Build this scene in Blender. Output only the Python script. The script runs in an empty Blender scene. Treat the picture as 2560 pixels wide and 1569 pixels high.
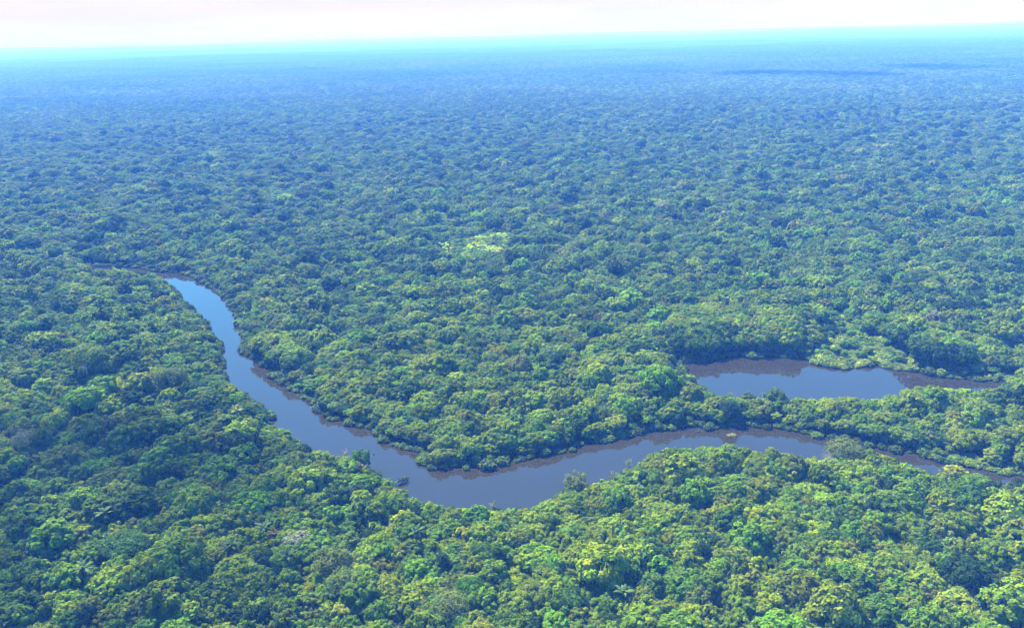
import bpy, math, random
import numpy as np
from mathutils import Vector, Matrix

R_ = math.radians
scene = bpy.context.scene
C = scene.collection
rng = np.random.default_rng(7)
random.seed(7)

# ------------------------------------------------------------------ camera
W0, H0 = 2560.0, 1569.0                  # photograph's pixels
FPX = 2217.0                             # focal length in those pixels
CAM_H = 200.0
PITCH, ROLL = R_(17.45), R_(1.556)
_f = Vector((0, math.cos(PITCH), -math.sin(PITCH)))
_r0 = Vector((1, 0, 0)); _u0 = Vector((0, math.sin(PITCH), math.cos(PITCH)))
_r = _r0 * math.cos(ROLL) - _u0 * math.sin(ROLL)
_u = _u0 * math.cos(ROLL) + _r0 * math.sin(ROLL)
CAM = Vector((0, 0, CAM_H))
cd = bpy.data.cameras.new('camera'); cam = bpy.data.objects.new('camera', cd); C.objects.link(cam)
cd.sensor_width = 36.0; cd.lens = 36.0 * FPX / W0
cd.clip_start = 1.0; cd.clip_end = 200000.0
m = Matrix((( _r.x, _u.x, -_f.x), (_r.y, _u.y, -_f.y), (_r.z, _u.z, -_f.z)))
cam.matrix_world = Matrix.Translation(CAM) @ m.to_4x4()
scene.camera = cam

# ------------------------------------------------------------------ world, sun, exposure
SUN_AZ, SUN_EL = R_(-36), R_(52)         # azimuth from +Y (view direction) towards +X
w = bpy.data.worlds.new('World'); scene.world = w; w.use_nodes = True
nt = w.node_tree; nt.nodes.clear()
out = nt.nodes.new('ShaderNodeOutputWorld'); bg = nt.nodes.new('ShaderNodeBackground')
sky = nt.nodes.new('ShaderNodeTexSky'); sky.sky_type = 'NISHITA'; sky.sun_disc = False
sky.sun_elevation = SUN_EL; sky.sun_rotation = SUN_AZ % (2 * math.pi)
sky.air_density = 1.0; sky.dust_density = 0.0; sky.ozone_density = 2.5
# a bright veil of thin cloud low over the horizon, in world directions
tc = nt.nodes.new('ShaderNodeTexCoord'); sep = nt.nodes.new('ShaderNodeSeparateXYZ')
nt.links.new(tc.outputs['Generated'], sep.inputs[0])
mr = nt.nodes.new('ShaderNodeMapRange'); mr.interpolation_type = 'SMOOTHSTEP'
mr.inputs['From Min'].default_value = 0.03; mr.inputs['From Max'].default_value = 0.16
mr.inputs['To Min'].default_value = 1.0; mr.inputs['To Max'].default_value = 0.0
nt.links.new(sep.outputs['Z'], mr.inputs['Value'])
mp = nt.nodes.new('ShaderNodeMapping'); mp.inputs['Scale'].default_value = (3, 3, 22)
nz = nt.nodes.new('ShaderNodeTexNoise'); nz.inputs['Scale'].default_value = 2.2; nz.inputs['Detail'].default_value = 5
nt.links.new(tc.outputs['Generated'], mp.inputs[0]); nt.links.new(mp.outputs[0], nz.inputs['Vector'])
ramp = nt.nodes.new('ShaderNodeMapRange'); ramp.inputs['From Min'].default_value = 0.35; ramp.inputs['From Max'].default_value = 0.65
ramp.inputs['To Min'].default_value = 3.25; ramp.inputs['To Max'].default_value = 3.6
nt.links.new(nz.outputs['Fac'], ramp.inputs['Value'])
vcol = nt.nodes.new('ShaderNodeCombineColor')
mg = nt.nodes.new('ShaderNodeMath'); mg.operation = 'MULTIPLY'; mg.inputs[1].default_value = 0.84
nt.links.new(ramp.outputs[0], vcol.inputs[0]); nt.links.new(ramp.outputs[0], mg.inputs[0])
nt.links.new(mg.outputs[0], vcol.inputs[1]); nt.links.new(mg.outputs[0], vcol.inputs[2])
mix = nt.nodes.new('ShaderNodeMix'); mix.data_type = 'RGBA'
nt.links.new(mr.outputs[0], mix.inputs['Factor'])
tint_ = nt.nodes.new('ShaderNodeMix'); tint_.data_type = 'RGBA'; tint_.blend_type = 'MULTIPLY'; tint_.inputs['Factor'].default_value = 1
tint_.inputs[7].default_value = (0.33, 0.99, 1.45, 1); nt.links.new(sky.outputs[0], tint_.inputs[6])      # deep tropical blue
nt.links.new(tint_.outputs[2], mix.inputs[6]); nt.links.new(vcol.outputs[0], mix.inputs[7])
nt.links.new(mix.outputs[2], bg.inputs['Color']); bg.inputs['Strength'].default_value = 0.075
nt.links.new(bg.outputs[0], out.inputs['Surface'])

sd = bpy.data.lights.new('sun', 'SUN'); sun = bpy.data.objects.new('sun', sd); C.objects.link(sun)
sd.energy = 5.0; sd.angle = R_(0.53); sd.color = (1.0, 0.97, 0.91)
SUN_DIR = Vector((math.sin(SUN_AZ) * math.cos(SUN_EL), math.cos(SUN_AZ) * math.cos(SUN_EL), math.sin(SUN_EL)))
sun.rotation_euler = SUN_DIR.to_track_quat('Z', 'Y').to_euler()
sun.location = SUN_DIR * 3000

scene.view_settings.view_transform = 'Standard'; scene.view_settings.look = 'None'
scene.view_settings.gamma = 1.0; scene.view_settings.use_curve_mapping = False
scene.view_settings.exposure = 1.95
cy = scene.cycles
cy.max_bounces = 5; cy.diffuse_bounces = 1; cy.glossy_bounces = 2; cy.transmission_bounces = 2
cy.volume_bounces = 1; cy.transparent_max_bounces = 8
cy.use_denoising = True; cy.filter_width = 1.1
cy.caustics_reflective = False; cy.caustics_refractive = False

# ------------------------------------------------------------------ pixels <-> ground
def at(px, py, z=0.0):
    """Where the sight line through a pixel of the photograph meets the level z."""
    d = _f * FPX + _r * (px - W0 / 2) - _u * (py - H0 / 2)
    t = (z - CAM_H) / d.z
    return Vector((d.x * t, d.y * t, z))
def to_px(P):
    P = np.asarray(P, float) - np.array(CAM)
    z = P @ np.array(_f); x = P @ np.array(_r); y = P @ np.array(_u)
    return W0 / 2 + FPX * x / z, H0 / 2 - FPX * y / z, z

# ------------------------------------------------------------------ outlines of river and lake (far banks at water level, near banks at bank-tree level)
RIVER_FAR = [(215,664),(346,668),(383,677),(415,679),(470,684),(500,698),(525,712),(555,736),(579,761),(590,786),(602,803),(608,826),
 (610,860),(616,882),(634,898),(653,908),(687,929),(707,956),(735,971),(754,983),(780,1003),(792,1012),(800,1025),(823,1046),(857,1050),
 (886,1064),(918,1067),(937,1080),(957,1096),(991,1112),(1033,1120),(1060,1127),(1058,1147),(1066,1165),(1088,1171),(1125,1162),(1145,1167),
 (1194,1167),(1232,1159),(1267,1152),(1297,1151),(1326,1140),(1362,1132),(1403,1131),(1421,1121),(1444,1114),(1504,1100),(1545,1091),(1586,1082),
 (1606,1075),(1646,1069),(1687,1067),(1714,1061),(1762,1064),(1783,1073),(1803,1066),(1823,1062),(1874,1062),(1904,1068),(1935,1066),(1982,1070),
 (2006,1080),(2046,1088),(2095,1093),(2171,1112),(2224,1122),(2272,1131),(2312,1136),(2365,1151),(2418,1160),(2471,1169),(2497,1179),(2560,1186),(2800,1216)]
RIVER_NEAR = [(2800,1236),(2560,1194),(2510,1198),(2494,1202),(2450,1186),(2426,1184),(2383,1175),(2341,1173),(2327,1183),(2300,1160),(2267,1150),(2232,1131),(2170,1124),(2110,1124),
 (2073,1126),(2057,1144),(2022,1144),(2000,1127),(1971,1123),(1949,1112),(1920,1114),(1898,1121),(1880,1115),(1850,1106),(1803,1106),(1772,1107),(1742,1108),
 (1715,1104),(1695,1102),(1665,1106),(1645,1114),(1615,1138),(1582,1147),(1562,1156),(1555,1168),(1530,1182),(1512,1194),(1470,1204),(1430,1206),(1405,1204),(1393,1216),
 (1388,1234),(1372,1241),(1322,1250),(1269,1253),(1246,1259),(1206,1260),(1157,1252),(1084,1244),(1054,1238),(1023,1224),(991,1217),(987,1196),(948,1180),(941,1162),(929,1146),
 (905,1133),(870,1131),(837,1128),(804,1118),(784,1109),(758,1100),(745,1085),(731,1072),(712,1058),(683,1050),(668,1032),(664,1010),(656,990),(642,974),(622,968),(607,948),
 (582,934),(563,926),(551,898),(545,880),(546,862),(539,836),(535,818),(519,800),(508,779),(492,762),(478,742),(464,731),(446,717),(427,701),(401,684),(346,676),(215,669)]
LAKE_FAR = [(1690,918),(1696,904),(1724,900),(1762,899),(1783,897),(1788,892),(1807,889),(1823,886),(1868,886),(1874,894),(1892,891),(1933,886),(1965,892),
 (2006,894),(2036,905),(2065,914),(2099,919),(2137,915),(2147,909),(2192,909),(2219,918),(2251,923),(2314,929),(2330,934),(2372,941),(2404,944),(2457,949),(2515,948),(2527,951)]
LAKE_NEAR = [(2521,959),(2484,974),(2462,977),(2441,983),(2415,979),(2357,975),(2298,972),(2256,974),(2228,985),(2208,1000),(2166,1005),(2100,1008),
 (2026,1004),(1986,1005),(1950,1003),(1912,1001),(1868,998),(1829,994),(1793,985),(1776,975),(1764,965),(1756,948),(1736,943),(1712,936)]
def outline(far, near, znear):
    return np.array([tuple(at(x, y, 0.0))[:2] for x, y in far] + [tuple(at(x, y, znear + 5 * min(1, max(0, (760 - x) / 180)) * (1 if x > 430 else .1) - (0.8 * min(1, max(0, (x - 2080) / 60)) if len(far) > 60 else 0)))[:2] for x, y in near])
RIVER = outline(RIVER_FAR, RIVER_NEAR, 8.0)
LAKE = outline(LAKE_FAR, LAKE_NEAR, 5.0)

def inside(poly, x, y):
    r = np.zeros(x.shape, bool)
    n = len(poly)
    for i in range(n):
        x0, y0 = poly[i]; x1, y1 = poly[(i + 1) % n]
        c = (y0 > y) != (y1 > y)
        r ^= c & (x < (x1 - x0) * (y - y0) / (y1 - y0 + 1e-12) + x0)
    return r
def edge_dist(poly, x, y):
    d = np.full(x.shape, 1e9)
    n = len(poly)
    for i in range(n):
        a = poly[i]; b = poly[(i + 1) % n]; e = b - a
        t = np.clip(((x - a[0]) * e[0] + (y - a[1]) * e[1]) / (e @ e + 1e-9), 0, 1)
        d = np.minimum(d, np.hypot(x - a[0] - t * e[0], y - a[1] - t * e[1]))
    return d
def shore(x, y):
    """Distance to the nearest water, negative inside it."""
    d = np.full(x.shape, 1e6)
    for p in (RIVER, LAKE):
        k = (x > p[:, 0].min() - 60) & (x < p[:, 0].max() + 60) & (y > p[:, 1].min() - 60) & (y < p[:, 1].max() + 60)
        if k.any():
            e = edge_dist(p, x[k], y[k]); e[inside(p, x[k], y[k])] *= -1
            d[k] = np.minimum(d[k], e)
    return d

# ------------------------------------------------------------------ value noise and relief
_perm = np.random.default_rng(3).random((256, 256))
def vnoise(x, y, s):
    x = np.asarray(x, float) / s + 1000.0; y = np.asarray(y, float) / s + 1000.0
    i = np.floor(x).astype(int); j = np.floor(y).astype(int); u = x - i; v = y - j
    u = u * u * (3 - 2 * u); v = v * v * (3 - 2 * v)
    g = lambda a, b: _perm[a % 256, b % 256]
    return (g(i, j) * (1 - u) + g(i + 1, j) * u) * (1 - v) + (g(i, j + 1) * (1 - u) + g(i + 1, j + 1) * u) * v
def fbm(x, y, s):
    return (vnoise(x, y, s) * .5 + vnoise(x + 77, y - 31, s / 2.1) * .3 + vnoise(x - 19, y + 57, s / 4.3) * .2) * 2 - 1
def relief(x, y):
    r = np.hypot(x, y)
    a = np.clip((r - 1000) / 3000, 0, 1); b = np.clip((r - 7000) / 9000, 0, 1); c = np.clip((r - 18000) / 60000, 0, 1); e = np.clip((r - 20000) / 15000, 0, 1)
    return 14 * a * fbm(x, y, 900) + b * 55 * np.maximum(fbm(x, y, 4200), -.25) + c * 178 + e * 130 * np.maximum(fbm(x, y, 7000), -.2)

# ------------------------------------------------------------------ materials
def nodes(name):
    mt = bpy.data.materials.new(name); mt.use_nodes = True
    t = mt.node_tree; b = t.nodes['Principled BSDF']; o = t.nodes['Material Output']
    return mt, t, b, o
def leaf_material(name, trans=0.3):
    mt, t, b, o = nodes(name)
    at_ = t.nodes.new('ShaderNodeAttribute'); at_.attribute_type = 'INSTANCER'; at_.attribute_name = 'tint'
    va = t.nodes.new('ShaderNodeAttribute'); va.attribute_type = 'GEOMETRY'; va.attribute_name = 'var'
    mul = t.nodes.new('ShaderNodeMix'); mul.data_type = 'RGBA'; mul.blend_type = 'MULTIPLY'; mul.inputs['Factor'].default_value = 1
    t.links.new(at_.outputs['Color'], mul.inputs[6]); t.links.new(va.outputs['Color'], mul.inputs[7])
    t.links.new(mul.outputs[2], b.inputs['Base Color'])
    b.inputs['Roughness'].default_value = 0.6; b.inputs['Specular IOR Level'].default_value = 0.04
    tr = t.nodes.new('ShaderNodeBsdfTranslucent')
    ty = t.nodes.new('ShaderNodeMix'); ty.data_type = 'RGBA'; ty.blend_type = 'MULTIPLY'; ty.inputs['Factor'].default_value = 1
    ty.inputs[7].default_value = (1.35, 1.35, 0.5, 1)
    t.links.new(mul.outputs[2], ty.inputs[6]); t.links.new(ty.outputs[2], tr.inputs['Color'])
    mx = t.nodes.new('ShaderNodeMixShader'); mx.inputs[0].default_value = trans
    t.links.new(b.outputs[0], mx.inputs[1]); t.links.new(tr.outputs[0], mx.inputs[2])
    t.links.new(mx.outputs[0], o.inputs['Surface'])
    return mt
LEAF = leaf_material('foliage', 0.26)
def noise_material(name, c1, c2, scale, rough=0.9):
    mt, t, b, o = nodes(name)
    tc = t.nodes.new('ShaderNodeTexCoord'); n = t.nodes.new('ShaderNodeTexNoise'); n.inputs['Scale'].default_value = scale; n.inputs['Detail'].default_value = 6
    r = t.nodes.new('ShaderNodeValToRGB'); r.color_ramp.elements[0].position = 0.35; r.color_ramp.elements[1].position = 0.65
    r.color_ramp.elements[0].color = (*c1, 1); r.color_ramp.elements[1].color = (*c2, 1)
    t.links.new(tc.outputs['Object'], n.inputs['Vector']); t.links.new(n.outputs['Fac'], r.inputs['Fac']); t.links.new(r.outputs['Color'], b.inputs['Base Color'])
    b.inputs['Roughness'].default_value = rough; b.inputs['Specular IOR Level'].default_value = 0.1
    return mt
BARK = noise_material('bark', (0.10, 0.085, 0.065), (0.2, 0.175, 0.14), 1.5)
PALE_BARK = noise_material('pale bark', (0.42, 0.39, 0.34), (0.6, 0.57, 0.5), 1.2)
SOIL = noise_material('forest floor', (0.02, 0.03, 0.012), (0.04, 0.055, 0.018), 0.03)
def water_material():
    mt, t, b, o = nodes('river water')
    tc = t.nodes.new('ShaderNodeTexCoord')
    n1 = t.nodes.new('ShaderNodeTexNoise'); n1.inputs['Scale'].default_value = 0.012; n1.inputs['Detail'].default_value = 3
    r = t.nodes.new('ShaderNodeValToRGB'); r.color_ramp.elements[0].color = (0.020, 0.0185, 0.009, 1); r.color_ramp.elements[1].color = (0.025, 0.022, 0.011, 1)
    t.links.new(tc.outputs['Object'], n1.inputs['Vector']); t.links.new(n1.outputs['Fac'], r.inputs['Fac']); t.links.new(r.outputs['Color'], b.inputs['Base Color'])
    b.inputs['Roughness'].default_value = 0.03; b.inputs['IOR'].default_value = 1.5; b.inputs['Specular IOR Level'].default_value = 0.5
    n2 = t.nodes.new('ShaderNodeTexNoise'); n2.inputs['Scale'].default_value = 0.6; n2.inputs['Detail'].default_value = 2
    bp = t.nodes.new('ShaderNodeBump'); bp.inputs['Strength'].default_value = 0.02; bp.inputs['Distance'].default_value = 0.3
    t.links.new(tc.outputs['Object'], n2.inputs['Vector']); t.links.new(n2.outputs['Fac'], bp.inputs['Height']); t.links.new(bp.outputs[0], b.inputs['Normal'])
    return mt
WATER = water_material()

# ------------------------------------------------------------------ small helpers
def mesh_of(name, V, F, mats, fmat=None, var=None, smooth=False):
    me = bpy.data.meshes.new(name)
    V = np.asarray(V, np.float32)
    me.from_pydata([tuple(v) for v in V.tolist()], [], F)
    for mm in mats: me.materials.append(mm)
    if fmat is not None: me.polygons.foreach_set('material_index', np.asarray(fmat, np.int32))
    if var is not None:
        a = me.attributes.new('var', 'FLOAT_COLOR', 'FACE')
        a.data.foreach_set('color', np.concatenate([np.asarray(var, np.float32), np.ones((len(F), 1), np.float32)], 1).ravel())
    if smooth: me.polygons.foreach_set('use_smooth', np.ones(len(F), bool))
    me.update(); return me
def put(name, data, parent=None):
    o = bpy.data.objects.new(name, data); C.objects.link(o)
    if parent: o.parent = parent
    return o
def tag(o, label, cat, group=None, kind=None):
    o['label'] = label; o['category'] = cat
    if group: o['group'] = group
    if kind: o['kind'] = kind
    return o
def join(parts):
    """(V, F, material index, var) pieces -> one."""
    V, F, M, A, k = [], [], [], [], 0
    for v, f, mi, a in parts:
        V.append(v); F += [tuple(i + k for i in q) for q in f]; M += [mi] * len(f); A.append(a); k += len(v)
    return np.concatenate(V), F, M, np.concatenate(A)

# ------------------------------------------------------------------ ground, water
def ground():
    rr = np.concatenate([[0.0], np.geomspace(40, 85000, 170)])
    th = np.concatenate([np.arange(-60, 60, 0.75), np.arange(60, 300, 6.0)]); n = len(th)
    T = np.radians(th)
    V = [(0, 0, 0)]
    for r in rr[1:]:
        x = r * np.sin(T); y = r * np.cos(T); z = relief(x, y)
        V += list(zip(x, y, z))
    F = [(0, 1 + (i + 1) % n, 1 + i) for i in range(n)]
    for k in range(len(rr) - 2):
        a = 1 + k * n; b = a + n
        F += [(a + i, a + (i + 1) % n, b + (i + 1) % n, b + i) for i in range(n)]
    me = mesh_of('ground', V, F, [GROUND], smooth=True)
    o = put('ground', me); tag(o, 'dark green forested floodplain stretching to the hazy horizon', 'ground', kind='structure')
def ground_material():
    mt, t, b, o = nodes('forested ground')
    tc = t.nodes.new('ShaderNodeTexCoord')
    n = t.nodes.new('ShaderNodeTexNoise'); n.inputs['Scale'].default_value = 0.02; n.inputs['Detail'].default_value = 8
    r = t.nodes.new('ShaderNodeValToRGB'); r.color_ramp.elements[0].position = 0.35; r.color_ramp.elements[1].position = 0.7
    r.color_ramp.elements[0].color = (0.012, 0.022, 0.01, 1); r.color_ramp.elements[1].color = (0.045, 0.065, 0.02, 1)
    t.links.new(tc.outputs['Object'], n.inputs['Vector']); t.links.new(n.outputs['Fac'], r.inputs['Fac']); t.links.new(r.outputs['Color'], b.inputs['Base Color'])
    b.inputs['Roughness'].default_value = 1.0; b.inputs['Specular IOR Level'].default_value = 0.0
    return mt
GROUND = ground_material()
ground()
def water(name, poly, label):
    import bmesh
    bm = bmesh.new(); vs = [bm.verts.new((x, y, 0.06)) for x, y in poly]
    f = bm.faces.new(vs); bmesh.ops.triangulate(bm, faces=[f]); bmesh.ops.recalc_face_normals(bm, faces=bm.faces)
    if bm.faces[:][0].normal.z < 0: bmesh.ops.reverse_faces(bm, faces=bm.faces)
    me = bpy.data.meshes.new(name); bm.to_mesh(me); bm.free(); me.materials.append(WATER)
    tag(put(name, me), label, 'water', kind='structure')
water('river', RIVER, 'brown river looping round the forested point and reflecting the sky')
water('lake', LAKE, 'oxbow lake of still blue water beyond the river')

# ------------------------------------------------------------------ tree shapes
def leaf_cards(P, N, size, g, bend=0.0):
    """One quad at each P facing about N."""
    n = len(P)
    N = N / (np.linalg.norm(N, axis=1, keepdims=True) + 1e-9)
    a = g.normal(size=(n, 3)); T = np.cross(N, a); T /= np.linalg.norm(T, axis=1, keepdims=True) + 1e-9
    B = np.cross(N, T); s = np.asarray(size).reshape(-1, 1) * .5
    asp = g.uniform(.7, 1.3, (n, 1))
    q = np.stack([P - T * s * asp - B * s, P + T * s * asp - B * s * .8, P + T * s * asp * .8 + B * s, P - T * s * asp + B * s * 1.1], 1)
    V = q.reshape(-1, 3); F = [(4 * i, 4 * i + 1, 4 * i + 2, 4 * i + 3) for i in range(n)]
    return V, F
def sphere_pts(n, g):
    v = g.normal(size=(n, 3)); return v / np.linalg.norm(v, axis=1, keepdims=True)
def blob(c, rx, rz, g, nu=9, nv=5):
    """A closed, uneven dark core inside a crown."""
    V = [(c[0], c[1], c[2] + rz)]
    for j in range(1, nv):
        ph = math.pi * j / nv
        for i in range(nu):
            t = 2 * math.pi * (i + .5 * (j % 2)) / nu; k = g.uniform(.85, 1.1)
            V.append((c[0] + rx * k * math.sin(ph) * math.cos(t), c[1] + rx * k * math.sin(ph) * math.sin(t), c[2] + rz * k * math.cos(ph)))
    V.append((c[0], c[1], c[2] - rz)); L = len(V) - 1
    F = [(0, 1 + i, 1 + (i + 1) % nu) for i in range(nu)]
    for j in range(nv - 2):
        a = 1 + j * nu
        F += [(a + i, a + nu + i, a + nu + (i + 1) % nu, a + (i + 1) % nu) for i in range(nu)]
    a = 1 + (nv - 2) * nu
    F += [(L, a + (i + 1) % nu, a + i) for i in range(nu)]
    return np.array(V), F
def crown(g, shape, nclump, nleaf, lsize, core=True):
    """Unit tree: height 1 (crown top), crown radius rx. Returns pieces."""
    # shape: rx (radius), zc (centre height), rz (half height), flat power, ragged
    rx, zc, rz, ragged, cr = shape
    pcs = []
    # clump centres over the dome, evenly spread then pushed about
    k = np.arange(nclump) + .5
    zz = 1 - k / nclump * 1.55                    # from the top to a little under the equator
    zz = np.clip(zz + g.normal(0, .06, nclump), -.7, 1)
    ph = k * 2.39996 + g.normal(0, .25, nclump)
    rho = np.sqrt(np.maximum(0, 1 - zz ** 2))
    D = np.stack([rho * np.cos(ph), rho * np.sin(ph), zz], 1)
    lob = 1 + ragged * g.normal(0, 1.2, nclump)
    cen = np.stack([D[:, 0] * rx * .84 * lob, D[:, 1] * rx * .84 * lob, zc + D[:, 2] * rz * .84 * lob], 1)
    crad = rx * cr * g.uniform(.7, 1.3, nclump)
    per = np.maximum(3, (nleaf * crad ** 2 / (crad ** 2).sum()).astype(int))
    P, N, A, S = [], [], [], []
    for i in range(nclump):
        s = sphere_pts(per[i] * 2, g)
        up = s[:, 2] + .6 * (s @ D[i])
        s = s[np.argsort(-up + g.normal(0, .35, len(up)))][:per[i]]
        rr_ = g.uniform(.75, 1.3, (len(s), 1))
        p = cen[i] + s * rr_ * crad[i] * np.array([1, 1, min(1.0, 1.15 * rz / rx + .25)])
        n = s * .9 + D[i] * .2 + np.array([0, 0, .2]) + g.normal(0, .34, s.shape)
        b = g.uniform(.78, 1.22)
        yel = g.normal(0, .09)
        v = np.stack([b * (1 + yel + g.normal(0, .07, len(s))), b * (1 + g.normal(0, .06, len(s))), b * (1 - yel + g.normal(0, .06, len(s)))], 1)
        P.append(p); N.append(n); A.append(v); S.append(lsize * g.uniform(.6, 1.35, len(s)))
    P = np.concatenate(P); N = np.concatenate(N); A = np.concatenate(A); S = np.concatenate(S)
    V, F = leaf_cards(P, N, S, g)
    pcs.append((V, F, 0, np.clip(A, .3, 2)))
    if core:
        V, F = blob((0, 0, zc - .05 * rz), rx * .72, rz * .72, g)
        pcs.append((V, F, 0, np.full((len(F), 3), .35)))  # core colour darkened to deepen the shade between the clumps
    return pcs
def tube(path, radii, n=6):
    path = [Vector(p) for p in path]; V = []; F = []
    for i, p in enumerate(path):
        d = (path[min(i + 1, len(path) - 1)] - path[max(i - 1, 0)]).normalized()
        a = d.orthogonal().normalized(); b = d.cross(a)
        for j in range(n):
            t = 2 * math.pi * j / n; V.append(tuple(p + (a * math.cos(t) + b * math.sin(t)) * radii[i]))
    for i in range(len(path) - 1):
        for j in range(n):
            F.append((i * n + j, i * n + (j + 1) % n, (i + 1) * n + (j + 1) % n, (i + 1) * n + j))
    F.append(tuple(range(n))[::-1]); F.append(tuple((len(path) - 1) * n + j for j in range(n)))
    return np.array(V), F
def trunk(g, shape, limbs=6, r0=.02, simple=False):
    rx, zc, rz, ragged, cr = shape
    pcs = []
    top = zc + rz * .1; lean = g.normal(0, .02, 2)
    if simple:
        V, F = tube([(0, 0, -.03), (lean[0], lean[1], top)], [r0, r0 * .5], 4); return [(V, F, 1, np.ones((len(F), 3)))]
    V, F = tube([(0, 0, -.03), (0, 0, .03), (lean[0] * .5, lean[1] * .5, top * .5), (lean[0], lean[1], top)], [r0 * 1.7, r0 * 1.15, r0 * .85, r0 * .5], 7)
    pcs.append((V, F, 1, np.ones((len(F), 3))))
    for i in range(limbs):
        t = i * 2.4 + g.uniform(0, .8); f = g.uniform(.55, .9); z0 = top * f
        b = (lean[0] * f, lean[1] * f, z0); L = rx * g.uniform(.5, .8)
        e = (b[0] + L * math.cos(t), b[1] + L * math.sin(t), min(zc + rz * .5, z0 + L * g.uniform(.5, .9)))
        mid = (b[0] + L * .45 * math.cos(t), b[1] + L * .45 * math.sin(t), z0 + (e[2] - z0) * .62)
        V, F = tube([b, mid, e], [r0 * .5, r0 * .34, r0 * .14], 5)
        pcs.append((V, F, 1, np.ones((len(F), 3))))
    return pcs
#          rx    zc   rz   ragged clump
SHAPES = [(.42, .66, .33, .10, .19), (.38, .66, .34, .13, .17), (.46, .70, .29, .11, .16), (.40, .62, .38, .11, .20),
          (.52, .76, .22, .10, .15), (.34, .60, .40, .14, .21), (.44, .68, .31, .16, .17), (.48, .68, .30, .09, .19),
          (.40, .67, .33, .08, .14), (.45, .66, .34, .15, .23)]
SHAPE_WORD = ['round', 'lumpy', 'broad', 'full-crowned', 'flat-topped', 'narrow', 'ragged', 'wide', 'fine-leaved', 'clumpy']
NS = len(SHAPES)
PROTO = bpy.data.collections.new('foliage shapes')
def proto(i, name, pcs):
    V, F, M, A = join(pcs)
    me = mesh_of(name, V, F, [LEAF, BARK], M, A)
    o = bpy.data.objects.new('%03d_%s' % (i, name), me); PROTO.objects.link(o)
    return o
NEAR_CROWN, NEAR_TRUNK = [], []
for i, s in enumerate(SHAPES):
    g = np.random.default_rng(100 + i)
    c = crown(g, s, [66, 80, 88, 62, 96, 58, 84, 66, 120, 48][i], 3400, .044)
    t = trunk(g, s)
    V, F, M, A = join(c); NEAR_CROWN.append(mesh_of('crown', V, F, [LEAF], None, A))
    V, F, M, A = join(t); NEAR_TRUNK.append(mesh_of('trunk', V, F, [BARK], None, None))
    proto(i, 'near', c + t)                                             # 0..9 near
for i, s in enumerate(SHAPES):
    g = np.random.default_rng(200 + i)
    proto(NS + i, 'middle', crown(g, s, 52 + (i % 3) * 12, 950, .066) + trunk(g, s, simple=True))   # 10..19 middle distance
def tile(g, n=15, size=96.0):
    """A patch of far canopy: every tree still a crown of its own."""
    pcs = []
    step = size / n
    for a in range(n):
        for b in range(n):
            x = (a + .5 + g.uniform(-.4, .4)) * step - size / 2; y = (b + .5 + g.uniform(-.4, .4)) * step - size / 2
            h = g.normal(11.0, 2.6) + (g.uniform(4, 10) if g.random() < .09 else 0); s = SHAPES[g.integers(NS)]
            nl = 36
            D = sphere_pts(nl * 2, g); D = D[np.argsort(-D[:, 2])][:nl]
            lob = g.uniform(.75, 1.12, (nl, 1)); R = s[0] * h * 1.02
            P = np.stack([x + D[:, 0] * R * lob[:, 0], y + D[:, 1] * R * lob[:, 0], h * s[1] + D[:, 2] * h * s[2] * lob[:, 0]], 1)
            V, F = leaf_cards(P, D + np.array([0, 0, .12]) + g.normal(0, .35, D.shape), np.full(nl, 2.3) * g.uniform(.7, 1.2, nl), g)
            b_ = math.exp(g.normal(0, .34)); yy = g.normal(0, .1)
            v = np.array([b_ * (1 + yy), b_, b_ * (1 - yy)]) * g.uniform(.85, 1.15, (nl, 1))
            pcs.append((V, F, 0, np.clip(v, .3, 2.2)))
    return pcs
NT = 8
for i in range(NT): proto(2 * NS + i, 'far', tile(np.random.default_rng(300 + i)))                # 20..27 far canopy
def shrub(g, nl=420, ls=.24):
    """A low bush: radius 1, height about 1."""
    nc = 14; pcs = []
    for i in range(nc):
        t = i * 2.4; r = .75 * math.sqrt(i / nc); c = np.array([r * math.cos(t), r * math.sin(t), .38 * (1 - r) + .12])
        n = nl // nc; s = sphere_pts(n * 2, g); s = s[np.argsort(-s[:, 2])][:n]
        V, F = leaf_cards(c + s * .36 * g.uniform(.7, 1.35, (n, 1)), s + np.array([0, 0, .4]) + g.normal(0, .35, s.shape), ls * g.uniform(.5, 1.2, n), g)
        b = g.uniform(.75, 1.25); pcs.append((V, F, 0, b * g.uniform(.85, 1.15, (n, 3))))
    return pcs
NB = 4
SHRUB0 = 2 * NS + NT
for i in range(NB): proto(SHRUB0 + i, 'shrub', shrub(np.random.default_rng(400 + i)))

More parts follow.
